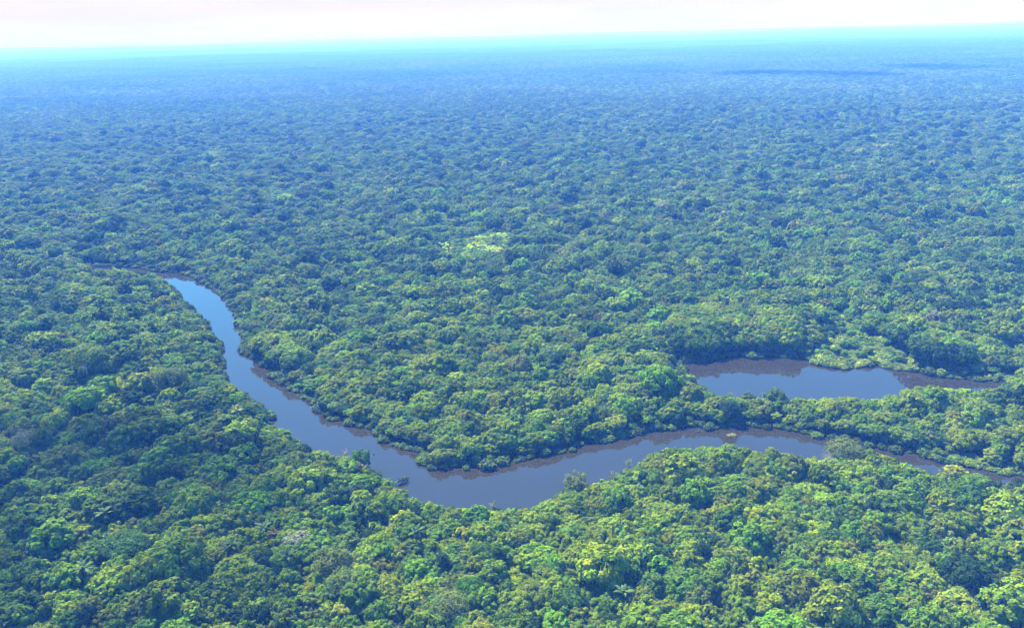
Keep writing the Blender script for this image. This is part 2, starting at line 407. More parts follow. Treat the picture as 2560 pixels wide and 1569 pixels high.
# ------------------------------------------------------------------ one stuff object of instances
def scatter(name, P, idx, rot, scl, tint, label, cat):
    me = bpy.data.meshes.new(name); n = len(P)
    me.vertices.add(n); me.vertices.foreach_set('co', np.asarray(P, np.float32).ravel())
    a = me.attributes.new('idx', 'INT', 'POINT'); a.data.foreach_set('value', np.asarray(idx, np.int32))
    a = me.attributes.new('rot', 'FLOAT_VECTOR', 'POINT'); a.data.foreach_set('vector', np.asarray(rot, np.float32).ravel())
    a = me.attributes.new('scl', 'FLOAT_VECTOR', 'POINT'); a.data.foreach_set('vector', np.asarray(scl, np.float32).ravel())
    a = me.attributes.new('tint', 'FLOAT_COLOR', 'POINT'); a.data.foreach_set('color', np.concatenate([tint, np.ones((n, 1))], 1).astype(np.float32).ravel())
    o = put(name, me); tag(o, label, cat, kind='stuff')
    ng = bpy.data.node_groups.new(name, 'GeometryNodeTree')
    ng.interface.new_socket('Geometry', in_out='INPUT', socket_type='NodeSocketGeometry'); ng.interface.new_socket('Geometry', in_out='OUTPUT', socket_type='NodeSocketGeometry')
    gi = ng.nodes.new('NodeGroupInput'); go = ng.nodes.new('NodeGroupOutput')
    ip = ng.nodes.new('GeometryNodeInstanceOnPoints'); ci = ng.nodes.new('GeometryNodeCollectionInfo')
    ci.inputs['Collection'].default_value = PROTO; ci.inputs['Separate Children'].default_value = True; ci.inputs['Reset Children'].default_value = True
    def named(nm, ty):
        q = ng.nodes.new('GeometryNodeInputNamedAttribute'); q.data_type = ty; q.inputs['Name'].default_value = nm; return q.outputs['Attribute']
    ip.inputs['Pick Instance'].default_value = True
    L = ng.links.new
    L(gi.outputs[0], ip.inputs['Points']); L(ci.outputs[0], ip.inputs['Instance'])
    L(named('idx', 'INT'), ip.inputs['Instance Index']); L(named('rot', 'FLOAT_VECTOR'), ip.inputs['Rotation']); L(named('scl', 'FLOAT_VECTOR'), ip.inputs['Scale'])
    L(ip.outputs[0], go.inputs[0])
    md = o.modifiers.new('instances', 'NODES'); md.node_group = ng
    return o

# ------------------------------------------------------------------ where the low scrub grows
def zone(pts, z=2.0): return np.array([tuple(at(x, y, z))[:2] for x, y in pts])
SCRUB_H = [1.6, 1.6, 1.9, 4.5, 1.6, 1.8, 1.3, 1.1, 1.4, 1.2, 1.1]
SCRUB = [zone([(1715,955),(1760,965),(1790,985),(1860,1000),(1800,1022),(1720,1015),(1690,985)]),
         zone([(1960,1004),(2210,1006),(2205,1018),(2080,1024),(1960,1018)]),
         zone([(2010,888),(2050,872),(2065,825),(2015,785),(2130,770),(2190,830),(2260,890),(2290,925),(2190,912),(2140,916),(2060,914)]),
         zone([(1085,622),(1160,602),(1240,588),(1300,592),(1285,630),(1270,668),(1190,664),(1105,655)]),
         zone([(2300,1128),(2400,1128),(2480,1150),(2540,1178),(2470,1166),(2365,1148)]),
         zone([(1620,1195),(1690,1175),(1700,1200),(1660,1235),(1600,1245),(1590,1215)]),
         zone([(2330,925),(2470,935),(2560,930),(2620,945),(2560,958),(2520,948),(2400,944)]),
         zone([(1740,898),(1960,884),(1965,892),(1880,890),(1760,900)]),
         zone([(1710,895),(1740,897),(1715,925),(1690,915)]),
         zone([(760,985),(800,1000),(805,1018),(790,1012)]),
         zone([(1540,1075),(1590,1065),(1600,1078),(1550,1092)])]
TALL = [zone([(1690,880),(1990,880),(1990,800),(1690,800)], 5), zone([(2230,915),(2400,933),(2430,885),(2250,850)], 5), zone([(620,890),(700,935),(760,915),(680,860)], 5)]
def in_scrub(x, y):
    r = np.zeros(x.shape, bool)
    wx = x + 16 * fbm(x, y, 22); wy = y + 30 * fbm(x + 300, y, 28)                # frayed edges
    for p in SCRUB: r |= inside(p, wx, wy)
    return r

# ------------------------------------------------------------------ colours of crowns
PALETTE = [('deep-green', (.046, .100, .004), 2.6), ('mid-green', (.080, .152, .004), 4.4), ('fresh-green', (.092, .190, .004), 2.0),
           ('yellow-green', (.132, .205, .003), 2.5), ('olive-green', (.104, .156, .004), 1.6), ('grey-green', (.092, .136, .014), .7),
           ('blackish-green', (.022, .056, .004), 2.3), ('pale olive', (.150, .195, .012), .4), ('brownish-green', (.104, .122, .008), .05)]
PW = np.array([p[2] for p in PALETTE]); PC = np.array([p[1] for p in PALETTE])
def pick_colours(x, y, g):
    n = len(x)
    shift = fbm(x, y, 60.0)[:, None]                                     # patches of like trees
    warm = np.array([-.5, 0, .3, 1.4, .7, 0, -1.2, .8, .2])
    warm_zone = np.exp(-((x - 70) / 250) ** 2 - ((y - 390) / 270) ** 2)[:, None]      # lighter, yellower crown colours picked more often round the river's point
    p = PW * np.exp((1.3 * shift + 1.0 * warm_zone) * warm); p /= p.sum(1, keepdims=True)
    k = (np.cumsum(p, 1) < g.random((n, 1))).sum(1)
    c = PC[k] * np.array([1.2, 1.12, .9]) * np.exp(g.normal(0, .12, (n, 3)) * .35 + g.normal(0, .14, (n, 1)))
    return k, c

# ------------------------------------------------------------------ trees standing on their own spots (specials), by the photograph
def ground_at(px, py, zc):
    p = at(px, py, zc); return np.array([p.x, p.y])
SPECIAL_SPOTS = []                                                       # (x, y, radius kept free)

# ------------------------------------------------------------------ spread of the forest
HALF = math.tan(R_(33.5))
def grid_points(step, rmin, rmax, jit, g, margin=55.0):
    ys = np.arange(rmin * .75, rmax, step); rows = []
    for j, y in enumerate(ys):
        w = y * HALF * 1.12 + margin
        xs = np.arange(-w, w, step) + (step * .5 if j % 2 else 0)
        rows.append(np.stack([xs, np.full(xs.shape, y)], 1))
    p = np.concatenate(rows); p += g.uniform(-jit, jit, p.shape) * step
    r = np.hypot(p[:, 0], p[:, 1])
    return p[(r >= rmin) & (r < rmax)]
def forest(g):
    P = grid_points(5.7, 195, 2750, .36, g); P = P[g.random(len(P)) < np.clip(1 - (np.hypot(P[:, 0], P[:, 1]) - 2270) / 430, 0, 1) ** .5]
    x, y = P[:, 0], P[:, 1]; n = len(x)
    d = shore(x, y); sc = in_scrub(x, y)
    big = g.random(n) < .05
    H = 10.2 + 1.8 * fbm(x, y, 120) + g.normal(0, 1.9, n) + np.where(big, g.uniform(3, 8, n), 0)
    H = np.minimum(np.maximum(H, 5.5), np.where(d < 40, 4.8 + .55 * np.maximum(d, 0) + g.normal(0, .8, n), 99))
    for p in TALL: H = np.where(inside(p, x, y) & (d > 3), np.maximum(H, 9 + .5 * d.clip(0, 12)) + 1.5, H)
    keep = (d > 3.0) & (~sc | ((g.random(n) < np.where(d > 150, .75, np.where(y > 500, .34, .10))) & (d > 6)))
    H = np.where(sc, np.minimum(H, np.where(d > 150, 6.5, 5.5) + g.normal(0, .7, n)), H)
    for sx, sy, sr in SPECIAL_SPOTS: keep &= np.hypot(x - sx, y - sy) > sr
    x, y, H, d, sc = x[keep], y[keep], H[keep], d[keep], sc[keep]; n = len(x)
    shp = g.integers(0, NS, n)
    wid = g.uniform(.82, 1.16, n) * np.where(H < 9, 1.25, 1.0)
    k, c = pick_colours(x, y, g)
    c = np.where((sc & (g.random(n) < .8))[:, None], np.array([.098, .205, .008]) * np.exp(g.normal(0, .15, (n, 1))), c)   # the pale trees of the openings
    return dict(x=x, y=y, H=H, shp=shp, wid=wid, k=k, c=c, rz=g.uniform(0, 6.283, n), r=np.hypot(x, y))

# ------------------------------------------------------------------ single trees that stand out
LANDMARKS = []                                                           # (px, py, short phrase)
def root_at(name, p, label, cat, group=None, rz=0.0):
    o = put(name, None); o.location = (p[0], p[1], float(relief(np.array([p[0]]), np.array([p[1]]))[0])); o.rotation_euler = (0, 0, rz)
    tag(o, label, cat, group); return o
def special_tree(name, label, cat, px, py, H, R, shape, col, nclump=30, nleaf=2300, ls=.6, bark=None, limbs=6, r0=.018, free=.85, group=None, mark=None, core=True, bank=False):
    """px, py: the middle of the crown in the photograph."""
    g = np.random.default_rng(abs(hash((int(px), int(py)))) % 100000)
    s = (1.0, shape[0], shape[1], shape[2], shape[3])
    p = ground_at(px, py, H * shape[0])
    for q in range(40):                                                  # a bank tree roots on land
        if not bank or shore(p[:1], p[1:])[0] > 2.5: break
        H = min(H + .4, 13.0); p = p - p / np.hypot(*p) * 1.0
    SPECIAL_SPOTS.append((p[0], p[1], R * free))
    rt = root_at(name, p, label, cat, group)
    # crown() works in units of the tree's height with its radius given in the same units
    sh = (R / H, shape[0], shape[1], shape[2], shape[3])
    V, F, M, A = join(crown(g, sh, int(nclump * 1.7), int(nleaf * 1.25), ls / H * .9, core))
    c = put('crown', mesh_of('crown', V * H, F, [LEAF], None, A), rt); c['tint'] = [float(q) for q in col]
    V, F, M, A = join(trunk(g, sh, limbs, r0))
    put('trunk', mesh_of('trunk', V * H, F, [bark or BARK]), rt)
    if mark: LANDMARKS.append((px, py, mark))
    return rt
DOME = (.68, .30, .14, .21); FLAT = (.84, .13, .06, .18); LUMPY = (.66, .33, .15, .22); COLUMN = (.52, .47, .07, .45); UMB = (.80, .18, .12, .22)
ST = special_tree
ST('rainforest_tree', 'pale grey-white flat-crowned tree among dark green neighbours', 'tree', 747, 1347, 15, 5.6, FLAT, (.22, .25, .14), 44, 2400, .5, PALE_BARK, mark='pale grey-white crown')
ST('rainforest_tree', 'wide bright green umbrella tree, its crown far flatter than any near it', 'tree', 310, 1358, 15, 8.8, FLAT, (.062, .135, .018), 60, 3600, .5, mark='bright umbrella tree')
ST('rainforest_tree', 'huge yellow-green emergent tree with a pale forked trunk showing under its crown', 'tree', 210, 888, 27, 10.5, (.78, .17, .09, .28), (.105, .165, .016), 40, 3800, .75, PALE_BARK, 7, .02, .7, mark='huge yellow-green emergent')
ST('rainforest_tree', 'small tree with a solid bright yellow crown near the bottom edge', 'tree', 1966, 1494, 13, 3.6, DOME, (.34, .36, .018), 22, 1500, .45, mark='solid yellow crown')
ST('rainforest_tree', 'flat yellow-flowering crown on the river bank, the larger of two', 'tree', 2388, 1177, 14, 4.4, FLAT, (.25, .27, .015), 26, 1500, .5, mark='yellow-flowering bank trees', bank=True)
ST('rainforest_tree', 'small yellow-flowering crown just below the larger yellow one at the river', 'tree', 2408, 1201, 12, 3.6, (.72, .25, .14, .3), (.29, .31, .02), 20, 1300, .5, bank=True)
ST('rainforest_tree', 'lone olive umbrella tree with bare limbs standing over the river, water behind it', 'tree', 1439, 1188, 11, 5.2, (.74, .22, .2, .18), (.125, .155, .03), 30, 1100, .45, None, 9, .016, .9, mark='lone riverside tree', bank=True)
ST('rainforest_tree', 'broad olive-green tree with open limbs where the river narrows behind it', 'tree', 2115, 1108, 16, 8.2, (.76, .22, .14, .22), (.115, .145, .022), 50, 3200, .5, None, 9, .016, .7, mark='broad narrows tree', bank=True)
ST('rainforest_tree', 'large fluffy yellow-green tree with an uneven heaped crown', 'tree', 835, 1408, 17, 7.4, LUMPY, (.125, .165, .02), 34, 3200, .5, mark='fluffy yellow-green tree')
ST('rainforest_tree', 'soft pale olive feathery tree directly below the large yellow-green one', 'tree', 858, 1458, 15, 6.2, DOME, (.130, .185, .022), 60, 3000, .42)
ST('rainforest_tree', 'feathery pale olive tree close to the bottom edge with thin foliage', 'tree', 1122, 1518, 15, 5.8, DOME, (.140, .190, .030), 64, 2600, .4, mark='feathery olive tree')
ST('rainforest_tree', 'vivid pure green smooth-crowned tree, greener than everything round it', 'tree', 1176, 1470, 13, 5.2, (.76, .2, .05, .24), (.050, .135, .006), 56, 2800, .42, mark='vivid smooth crown')
ST('rainforest_tree', 'bright lime green domed tree below the vine-covered pillar', 'tree', 1592, 1236, 12, 4.8, DOME, (.115, .19, .02), 30, 2200, .45, mark='bright lime dome')
ST('rainforest_tree', 'round fresh green tree cut by the bottom edge, right of centre', 'tree', 2117, 1553, 14, 4.6, DOME, (.085, .165, .028), 40, 2400, .45)
ST('rainforest_tree', 'golden green tree forming the very tip of the forested point', 'tree', 1098, 1140, 7.5, 4.6, (.55, .45, .12, .24), (.165, .205, .02), 26, 2300, .45, mark='golden point tree')
ST('rainforest_tree', 'dull rusty brown crown just left of the pale grey-white tree', 'tree', 683, 1341, 12, 2.7, DOME, (.15, .115, .02), 18, 1100, .42)
ST('rainforest_tree', 'small rust-tinted crown in the dark forest near the left edge', 'tree', 147, 1301, 12, 2.6, DOME, (.135, .105, .025), 18, 1100, .42)
ST('rainforest_tree', 'pinkish tan bare-looking crown on the near bank before the river bend', 'tree', 900, 1174, 9, 2.8, DOME, (.22, .18, .08), 18, 1000, .4, bank=True)
ST('rainforest_tree', 'small brownish crown below the middle of the right-hand forest', 'tree', 1900, 1379, 12, 2.6, DOME, (.125, .105, .03), 18, 1000, .42)
ST('rainforest_tree', 'dull grey-green thin-leaved tree with a white trunk in the left forest', 'tree', 60, 1095, 17, 6.0, UMB, (.150, .175, .07), 40, 1700, .45, PALE_BARK, 9, .022, .7, mark='dull white-trunked tree', core=False)
ST('rainforest_tree', 'tall dark tree with a domed top on the bank of the lake', 'tree', 1941, 992, 10.5, 5.0, (.60, .40, .17, .24), (.085, .135, .012), 26, 2400, .5, mark='lakeside domed tree', bank=True)
ST('rainforest_tree', 'lower rounded tree left of the domed one on the lake bank', 'tree', 1869, 997, 8, 4.0, (.60, .38, .17, .24), (.085, .130, .012), 22, 1700, .5, bank=True)
ST('rainforest_tree', 'big dark green round-topped tree on the near bank left of the bend', 'tree', 900, 1146, 9, 5.0, (.66, .34, .2, .22), (.052, .125, .008), 26, 2400, .5, mark='dark bank tree', bank=True)
ST('rainforest_tree', 'large dark olive emergent with a heavy shadow under its crown left of the river', 'tree', 428, 945, 20, 8.0, (.76, .22, .10, .3), (.075, .12, .024), 34, 2600, .6, None, 6, .016, .75, mark='dark olive emergent')
ST('rainforest_tree', 'yellow-crowned tree in the middle of the forest behind the point', 'tree', 1300, 912, 17, 6.6, LUMPY, (.155, .18, .026), 30, 2300, .6)
ST('rainforest_tree', 'bright green flat tree beside the yellow-crowned one behind the point', 'tree', 1376, 884, 17, 7.0, UMB, (.095, .16, .024), 30, 2200, .6)
ST('rainforest_tree', 'little yellow-crowned tree in the forest left of the upper river', 'tree', 268, 706, 16, 5.4, UMB, (.17, .23, .016), 22, 1200, .9)
ST('rainforest_tree', 'yellowest crown on the slope right of the upper river', 'tree', 668, 755, 15, 5.6, UMB, (.24, .25, .016), 22, 1200, .9)
ST('rainforest_tree', 'yellow-green crown closest to the upper river on its right bank', 'tree', 599, 719, 15, 5.2, UMB, (.16, .20, .02), 22, 1200, .9)
ST('rainforest_tree', 'brownish-yellow crown far off in the hazy forest', 'tree', 656, 558, 18, 6.0, UMB, (.22, .19, .03), 22, 1100, 1.1)
ST('rainforest_tree', 'light green spreading crown far off above the upper river', 'tree', 475, 541, 19, 12.0, FLAT, (.11, .21, .03), 34, 1700, 1.2)
ST('rainforest_tree', 'pale greyish crown in the forest beyond the lake', 'tree', 2337, 799, 19, 7.0, DOME, (.145, .150, .07), 32, 1700, .7)
ST('rainforest_tree', 'pale green crown far off right of centre', 'tree', 1662, 514, 20, 10.0, UMB, (.17, .21, .06), 30, 1300, 1.2)
# trees buried under dark vines, standing like pillars
def vine_tree(label, px, py, H, R, mark=None):
    return ST('vine_covered_tree', label, 'tree', px, py, H, R, COLUMN, (.026, .062, .016), 46, 2600, .42, None, 3, .02, .9, 'tree trunks smothered in vines', mark)
vine_tree('slim vine-covered pillar with a sunlit bushy top in the pale scrub by the river', 1608, 1205, 11, 2.1, 'scrub vine pillar')
vine_tree('stoutest vine-covered pillar, blackish green, below the flooded scrub patch', 1707, 1222, 17, 4.4, 'stout vine-covered pillar')
vine_tree('tall thin vine-covered pillar standing alone in the lower forest', 1752, 1395, 16, 3.2, 'tall thin vine pillar')
vine_tree('vine-covered pillar on the neck of land between lake and river, the tallest there', 1827, 1030, 12, 3.9)
vine_tree('short square vine-covered stump on the neck of land, left of the tallest pillar', 1780, 1030, 7.5, 2.6)
vine_tree('dark vine-covered pillar just right of the domed tree on the lake bank', 1966, 1022, 10, 2.9)
vine_tree('dark narrow vine-covered tree in the lower left forest beside a lime green crown', 424, 1428, 17, 3.5, 'narrow vine-covered tree')
vine_tree('dark vine-covered column near the river on the left bank', 760, 1134, 9, 2.8)
vine_tree('dark cylinder of vines behind the narrows of the river', 1106, 1420, 13, 2.8)

# palms
def palm(label, px, py, H, L=4.2, col=(.075, .125, .03), n=17):
    g = np.random.default_rng(int(px * 7 + py)); p = ground_at(px, py, H)
    SPECIAL_SPOTS.append((p[0], p[1], L * .75))
    rt = root_at('palm_tree', p, label, 'palm', 'palms scattered through the forest')
    V, F = tube([(0, 0, -.3), (.1, 0, H * .5), (.15, .1, H)], [.2, .15, .12], 7); put('trunk', mesh_of('trunk', V, F, [BARK]), rt)
    pcs = []
    for i in range(n):
        t = i * 2.39996 + g.uniform(-.2, .2); up = g.uniform(.15, 1.15); Lf = L * g.uniform(.85, 1.15); k = 9; pts = []
        for j in range(k):
            s = j / (k - 1); el = up - s * s * 1.5; pts.append((s, el))
        pos = np.array([.15, .1, H]); d2 = np.array([math.cos(t), math.sin(t), 0]); sd_ = np.array([-math.sin(t), math.cos(t), 0])
        V = []; F = []
        for j in range(k):
            s, el = pts[j]; d = d2 * math.cos(el) + np.array([0, 0, math.sin(el)]); wdt = .62 * math.sin(math.pi * min(1, .12 + .86 * s)) + .04
            dr = np.array([0, 0, -.30 * wdt])
            V += [pos - sd_ * wdt + dr, pos, pos + sd_ * wdt + dr]; pos = pos + d * Lf / (k - 1)
        for j in range(k - 1):
            a = 3 * j; F += [(a, a + 1, a + 4, a + 3), (a + 1, a + 2, a + 5, a + 4)]
        pcs.append((np.array(V), F, 0, np.full((len(F), 3), g.uniform(.75, 1.3))))
    V, F, M, A = join(pcs); c = put('crown', mesh_of('palm crown', V, F, [LEAF], None, A), rt); c['tint'] = list(col)
    return rt
palm('star-shaped palm just left of the pale grey-white crown', 657, 1322, 15)
palm('palm with drooping fronds between the wide umbrella tree and the rusty crown', 577, 1363, 14)
palm('palm directly below the pale grey-white crown', 718, 1392, 14)
palm('palm in the lower left forest below the wide umbrella tree', 208, 1420, 15)
palm('palm on a thin trunk in the dark left forest right of the small rusty crown', 258, 1284, 15)
palm('yellowing palm at the left river bank', 590, 1024, 12, 4.4, (.15, .16, .03))
palm('palm behind the point, left of the lake', 1513, 905, 14, 5.2)
palm('palm beside the water at the left river bank, just below the yellowing one', 560, 1049, 12, 4.0)
palm('palm left of the big dark trees beyond the lake corner', 1618, 838, 15, 5.0)
palm('low palm at the right edge near the bottom', 2470, 1497, 13)
palm('palm in the lower middle, left of the vivid green smooth crown', 1040, 1330, 13)
palm('palm near the bottom edge under the feathery olive tree', 1560, 1480, 13)

# thin pale saplings along the bank
def sapling(label, px, py, H, pale=(.19, .225, .11)):
    g = np.random.default_rng(int(px + py * 3)); p = ground_at(px, py, H * .8)
    for q in range(40):
        if shore(p[:1], p[1:])[0] > 1.5: break
        H = min(H + .3, 9.5); p = p - p / np.hypot(*p) * 1.0
    rt = root_at('sapling', p, label, 'sapling', 'thin pale saplings on the bank')
    tp = []; lp = []
    V, F = tube([(0, 0, -.2), (.1, .05, H * .5), (.05, .1, H)], [.09, .06, .02], 5); tp.append((V, F, 0, np.ones((len(F), 3))))
    P = []
    for i in range(30):
        t = g.uniform(0, 6.283); z0 = H - g.uniform(.3, 4.6); L = g.uniform(.7, 2.3) * (1.15 - abs(z0 - H + 2.4) / 4)
        e = (L * math.cos(t), L * math.sin(t), z0 + L * g.uniform(.3, 1.1))
        V, F = tube([(.08, .06, z0), e], [.03, .01], 4); tp.append((V, F, 0, np.ones((len(F), 3))))
        for q in range(11):
            f = g.uniform(.3, 1.1); P.append((e[0] * f + g.normal(0, .25), e[1] * f + g.normal(0, .25), z0 + (e[2] - z0) * f + g.normal(0, .25)))
    V, F, M, A = join(tp); put('trunk', mesh_of('sapling stem', V, F, [BARK]), rt)
    P = np.array(P); V, F = leaf_cards(P, g.normal(size=P.shape) + np.array([0, 0, .6]), g.uniform(.16, .36, len(P)), g)
    c = put('crown', mesh_of('sapling leaves', V, F, [LEAF], None, g.uniform(.8, 1.2, (len(F), 3))), rt); c['tint'] = list(pale)
sapling('tallest pale twiggy sapling standing against the river by the scrub', 1571, 1136, 8.5)
sapling('pale twiggy sapling left of the tallest one against the river', 1535, 1175, 7.5)
sapling('pale twiggy sapling sticking up into the middle of the lower river bend', 1231, 1246, 6.5)
sapling('whitish sapling on the near bank where the river bends left', 862, 1122, 7.0, (.22, .24, .16))
for q, (px, py) in enumerate([(1827, 982), (1911, 981), (1995, 993), (2025, 996)]):
    sapling(['thin sapling on the lake shore left of the domed tree', 'thin sapling touching the domed tree from the left on the lake shore',
             'first thin sapling right of the domed tree on the lake shore', 'second thin sapling right of the domed tree on the lake shore'][q], px, py, 5.0, (.16, .2, .07))

# a bare white trunk beyond the lake, and a trunk fallen into the river
p = ground_at(2374, 917, 0); rt = root_at('dead_tree', p, 'bare white leaning trunk in front of the dark trees beyond the lake', 'dead tree')
V, F = tube([(0, 0, -.5), (.5, 0, 6), (1.3, 0, 12), (1.7, 0, 15.5)], [.42, .34, .24, .1], 7); put('trunk', mesh_of('dead trunk', V, F, [PALE_BARK], smooth=True), rt)
V, F = tube([(1.2, 0, 11.5), (2.6, .3, 14.2)], [.16, .05], 6); put('limb', mesh_of('dead limb', V, F, [PALE_BARK]), rt)
p = ground_at(992, 1204, 1.5); e = ground_at(1016, 1197, 1.0)
rt = root_at('fallen_tree', p, 'dark tree fallen from the near bank out over the river bend', 'fallen tree')
dx, dy = e[0] - p[0], e[1] - p[1]
V, F = tube([(-dx * .5, -dy * .5, 1.0), (dx * .3, dy * .3, 1.6), (dx, dy, .7)], [.35, .28, .12], 7); put('trunk', mesh_of('fallen trunk', V, F, [BARK]), rt)
g = np.random.default_rng(5); P = np.array([(dx * f + g.normal(0, .6), dy * f + g.normal(0, .6), 1.6 + g.normal(0, .5)) for f in g.uniform(.15, 1.1, 260)])
V, F = leaf_cards(P, g.normal(size=P.shape) + np.array([0, 0, .7]), g.uniform(.3, .6, len(P)), g)
c = put('crown', mesh_of('fallen crown', V, F, [LEAF], None, g.uniform(.7, 1.3, (len(F), 3))), rt); c['tint'] = [.06, .10, .02]

# floating clumps on the water
SHRUB_ME = [bpy.data.objects['%03d_shrub' % (SHRUB0 + i)].data for i in range(NB)]
def floating(label, px, py, R, col):
    p = ground_at(px, py, .3); o = put('floating_plants', SHRUB_ME[int(px) % NB]); o.location = (p[0], p[1], -.05); o.scale = (R, R * .7, R * .45)
    o['tint'] = list(col); tag(o, label, 'water plants', 'clumps of floating water plants')
floating('yellowish floating clump in the tree reflections of the right river arm', 1829, 1087, 2.6, (.21, .21, .05))
floating('yellowish floating clump close to the left bank of the forested point', 1014, 1120, 2.5, (.20, .19, .05))
floating('small floating clump off the right bank of the upper river', 786, 1017, 2.0, (.12, .15, .05))
floating('thin dark floating clump at the top of the right river arm', 1745, 1077, 1.5, (.05, .07, .03))
floating('tiny brownish clump floating in the lake by the dark reflections', 2272, 941, 1.2, (.14, .10, .05))

# ------------------------------------------------------------------ the forest: 300 nearest trees one by one, the rest as one mass
G = np.random.default_rng(11)
T = forest(G)
n = len(T['x'])
z0 = relief(T['x'], T['y'])
top = np.stack([T['x'], T['y'], z0 + T['H'] * .75], 1)
px, py, dep = to_px(top)
rxs = np.array([s[0] for s in SHAPES])[T['shp']]
Rm = rxs * T['H'] * T['wid']
inview = (px > -10) & (px < W0 + 10) & (py > 0) & (py < H0 + 12)
size = np.where(inview, Rm / dep, -1)
order = np.argsort(-size)
N_ONE = 300 - len([o for o in C.objects if o.name.split('.')[0] == 'rainforest_tree'])
one = order[:N_ONE]
is_one = np.zeros(n, bool); is_one[one] = True

ORD = ['leftmost', 'second from left', 'third from left', 'fourth from left', 'fifth from left', 'sixth from left', 'seventh from left', 'eighth from left', 'ninth from left', 'tenth from left']
def place_phrase(x, y):
    L = [(math.hypot((x - a), (y - b) * 1.2), a, b, t) for a, b, t in LANDMARKS]
    d, a, b, t = min(L)
    if d < 190:
        dx, dy = x - a, y - b
        if abs(dx) > abs(dy) * 1.1: rel = 'left of' if dx < 0 else 'right of'
        else: rel = 'behind' if dy < 0 else 'below'
        return rel + ' the ' + t
    col = ['far left', 'left', 'left of centre', 'centre', 'right of centre', 'right', 'far right'][min(6, max(0, int(x / W0 * 7)))]
    row = 'along the bottom edge' if y > 1490 else 'just above the bottom edge' if y > 1400 else 'in the lower forest' if y > 1290 else 'towards the river'
    return row + ', ' + col
info = []
for i in one:
    s = 'large' if Rm[i] > 5.4 else 'small' if Rm[i] < 4.0 else 'mid-sized'
    info.append((i, s + ' ' + PALETTE[T['k'][i]][0] + ' ' + SHAPE_WORD[T['shp'][i]] + ' tree', place_phrase(px[i], py[i])))
by = {}
for i, a, b in info: by.setdefault((a, b), []).append(i)
rank = {}
for kk, v in by.items():
    v.sort(key=lambda q: px[q])
    for r, q in enumerate(v): rank[q] = (r, len(v))
seen = set(a.split(' ', 1)[1] + b for i, a, b in info if rank[i][1] == 1)
for i, a, b in info:
    r, m_ = rank[i]
    if len((a + ' ' + b).replace('-', ' ').split()) > 13 and m_ > 1: a = a.split(' ', 1)[1] if a.split(' ', 1)[1] + b not in seen else a
    lab = a + ' ' + b + ((', ' + ORD[r] + ' of ' + ['', '', 'two', 'three', 'four', 'five', 'six', 'seven', 'eight', 'nine', 'ten'][m_]) if m_ > 1 else '')
    if len(lab.replace('-', ' ').split()) > 16 and m_ > 1: lab = lab.rsplit(' of ', 1)[0]
    o = put('rainforest_tree', None); o.location = (T['x'][i], T['y'][i], z0[i]); o.rotation_euler = (0, 0, T['rz'][i])
    o.scale = (T['H'][i] * T['wid'][i],) * 2 + (T['H'][i],)
    tag(o, lab, 'tree', 'broad-leaved trees of the near forest')
    put('trunk', NEAR_TRUNK[T['shp'][i]], o); c = put('crown', NEAR_CROWN[T['shp'][i]], o); c['tint'] = [float(q) for q in T['c'][i]]

def stack(*a): return np.concatenate(a)
k = ~is_one; near = T['r'] < 620
idx = np.where(near, T['shp'], NS + T['shp'])[k]
P = np.stack([T['x'], T['y'], z0], 1)[k]; rot = np.stack([0 * T['rz'], 0 * T['rz'], T['rz']], 1)[k]
hw = (T['H'] * T['wid'])[k]; scl = np.stack([hw, hw, T['H'][k]], 1); tint = T['c'][k]
# smaller trees filling under and between
U = grid_points(5.4, 195, 900, .4, G); ux, uy = U[:, 0], U[:, 1]; d = shore(ux, uy)
kk = (d > 1.2) & ~in_scrub(ux, uy)
for sx, sy, sr in SPECIAL_SPOTS: kk &= np.hypot(ux - sx, uy - sy) > sr * .6
ux, uy, d = ux[kk], uy[kk], d[kk]; m1 = len(ux)
uh = np.minimum(G.uniform(3.8, 7.5, m1), 3.4 + .45 * d); _, uc = pick_colours(ux, uy, G); us = G.integers(0, NS, m1); uw = uh * G.uniform(1.0, 1.45, m1)
ur = np.hypot(ux, uy)
P = stack(P, np.stack([ux, uy, relief(ux, uy)], 1)); idx = stack(idx, np.where(ur < 620, us, NS + us)); a = G.uniform(0, 6.283, m1)
rot = stack(rot, np.stack([0 * a, 0 * a, a], 1)); scl = stack(scl, np.stack([uw, uw, uh], 1)); tint = stack(tint, uc)
# canopy tiles from the middle distance to the haze
F_ = grid_points(94.0, 2270, 15000, .05, G, 120); fx, fy = F_[:, 0], F_[:, 1]; m2 = len(fx)
a = G.integers(0, 4, m2) * (math.pi / 2)
P = stack(P, np.stack([fx, fy, relief(fx, fy)], 1)); idx = stack(idx, 2 * NS + G.integers(0, NT, m2)); rot = stack(rot, np.stack([0 * a, 0 * a, a], 1))
scl = stack(scl, np.ones((m2, 3)))
tone = np.exp(.34 * fbm(fx, fy, 800) + .26 * fbm(fx, fy, 210))[:, None]; kind_ = np.clip(.5 + .9 * fbm(fx + 500, fy, 420), 0, 1)[:, None]
tint = stack(tint, (np.array([.094, .138, .006]) * kind_ + np.array([.048, .106, .007]) * (1 - kind_)) * tone)
scatter('rainforest', P, idx, rot, scl, tint, 'dense rainforest canopy running from the river bends back to the horizon', 'rainforest')
print('instances', len(P), 'tiles', m2, 'single', len(one))

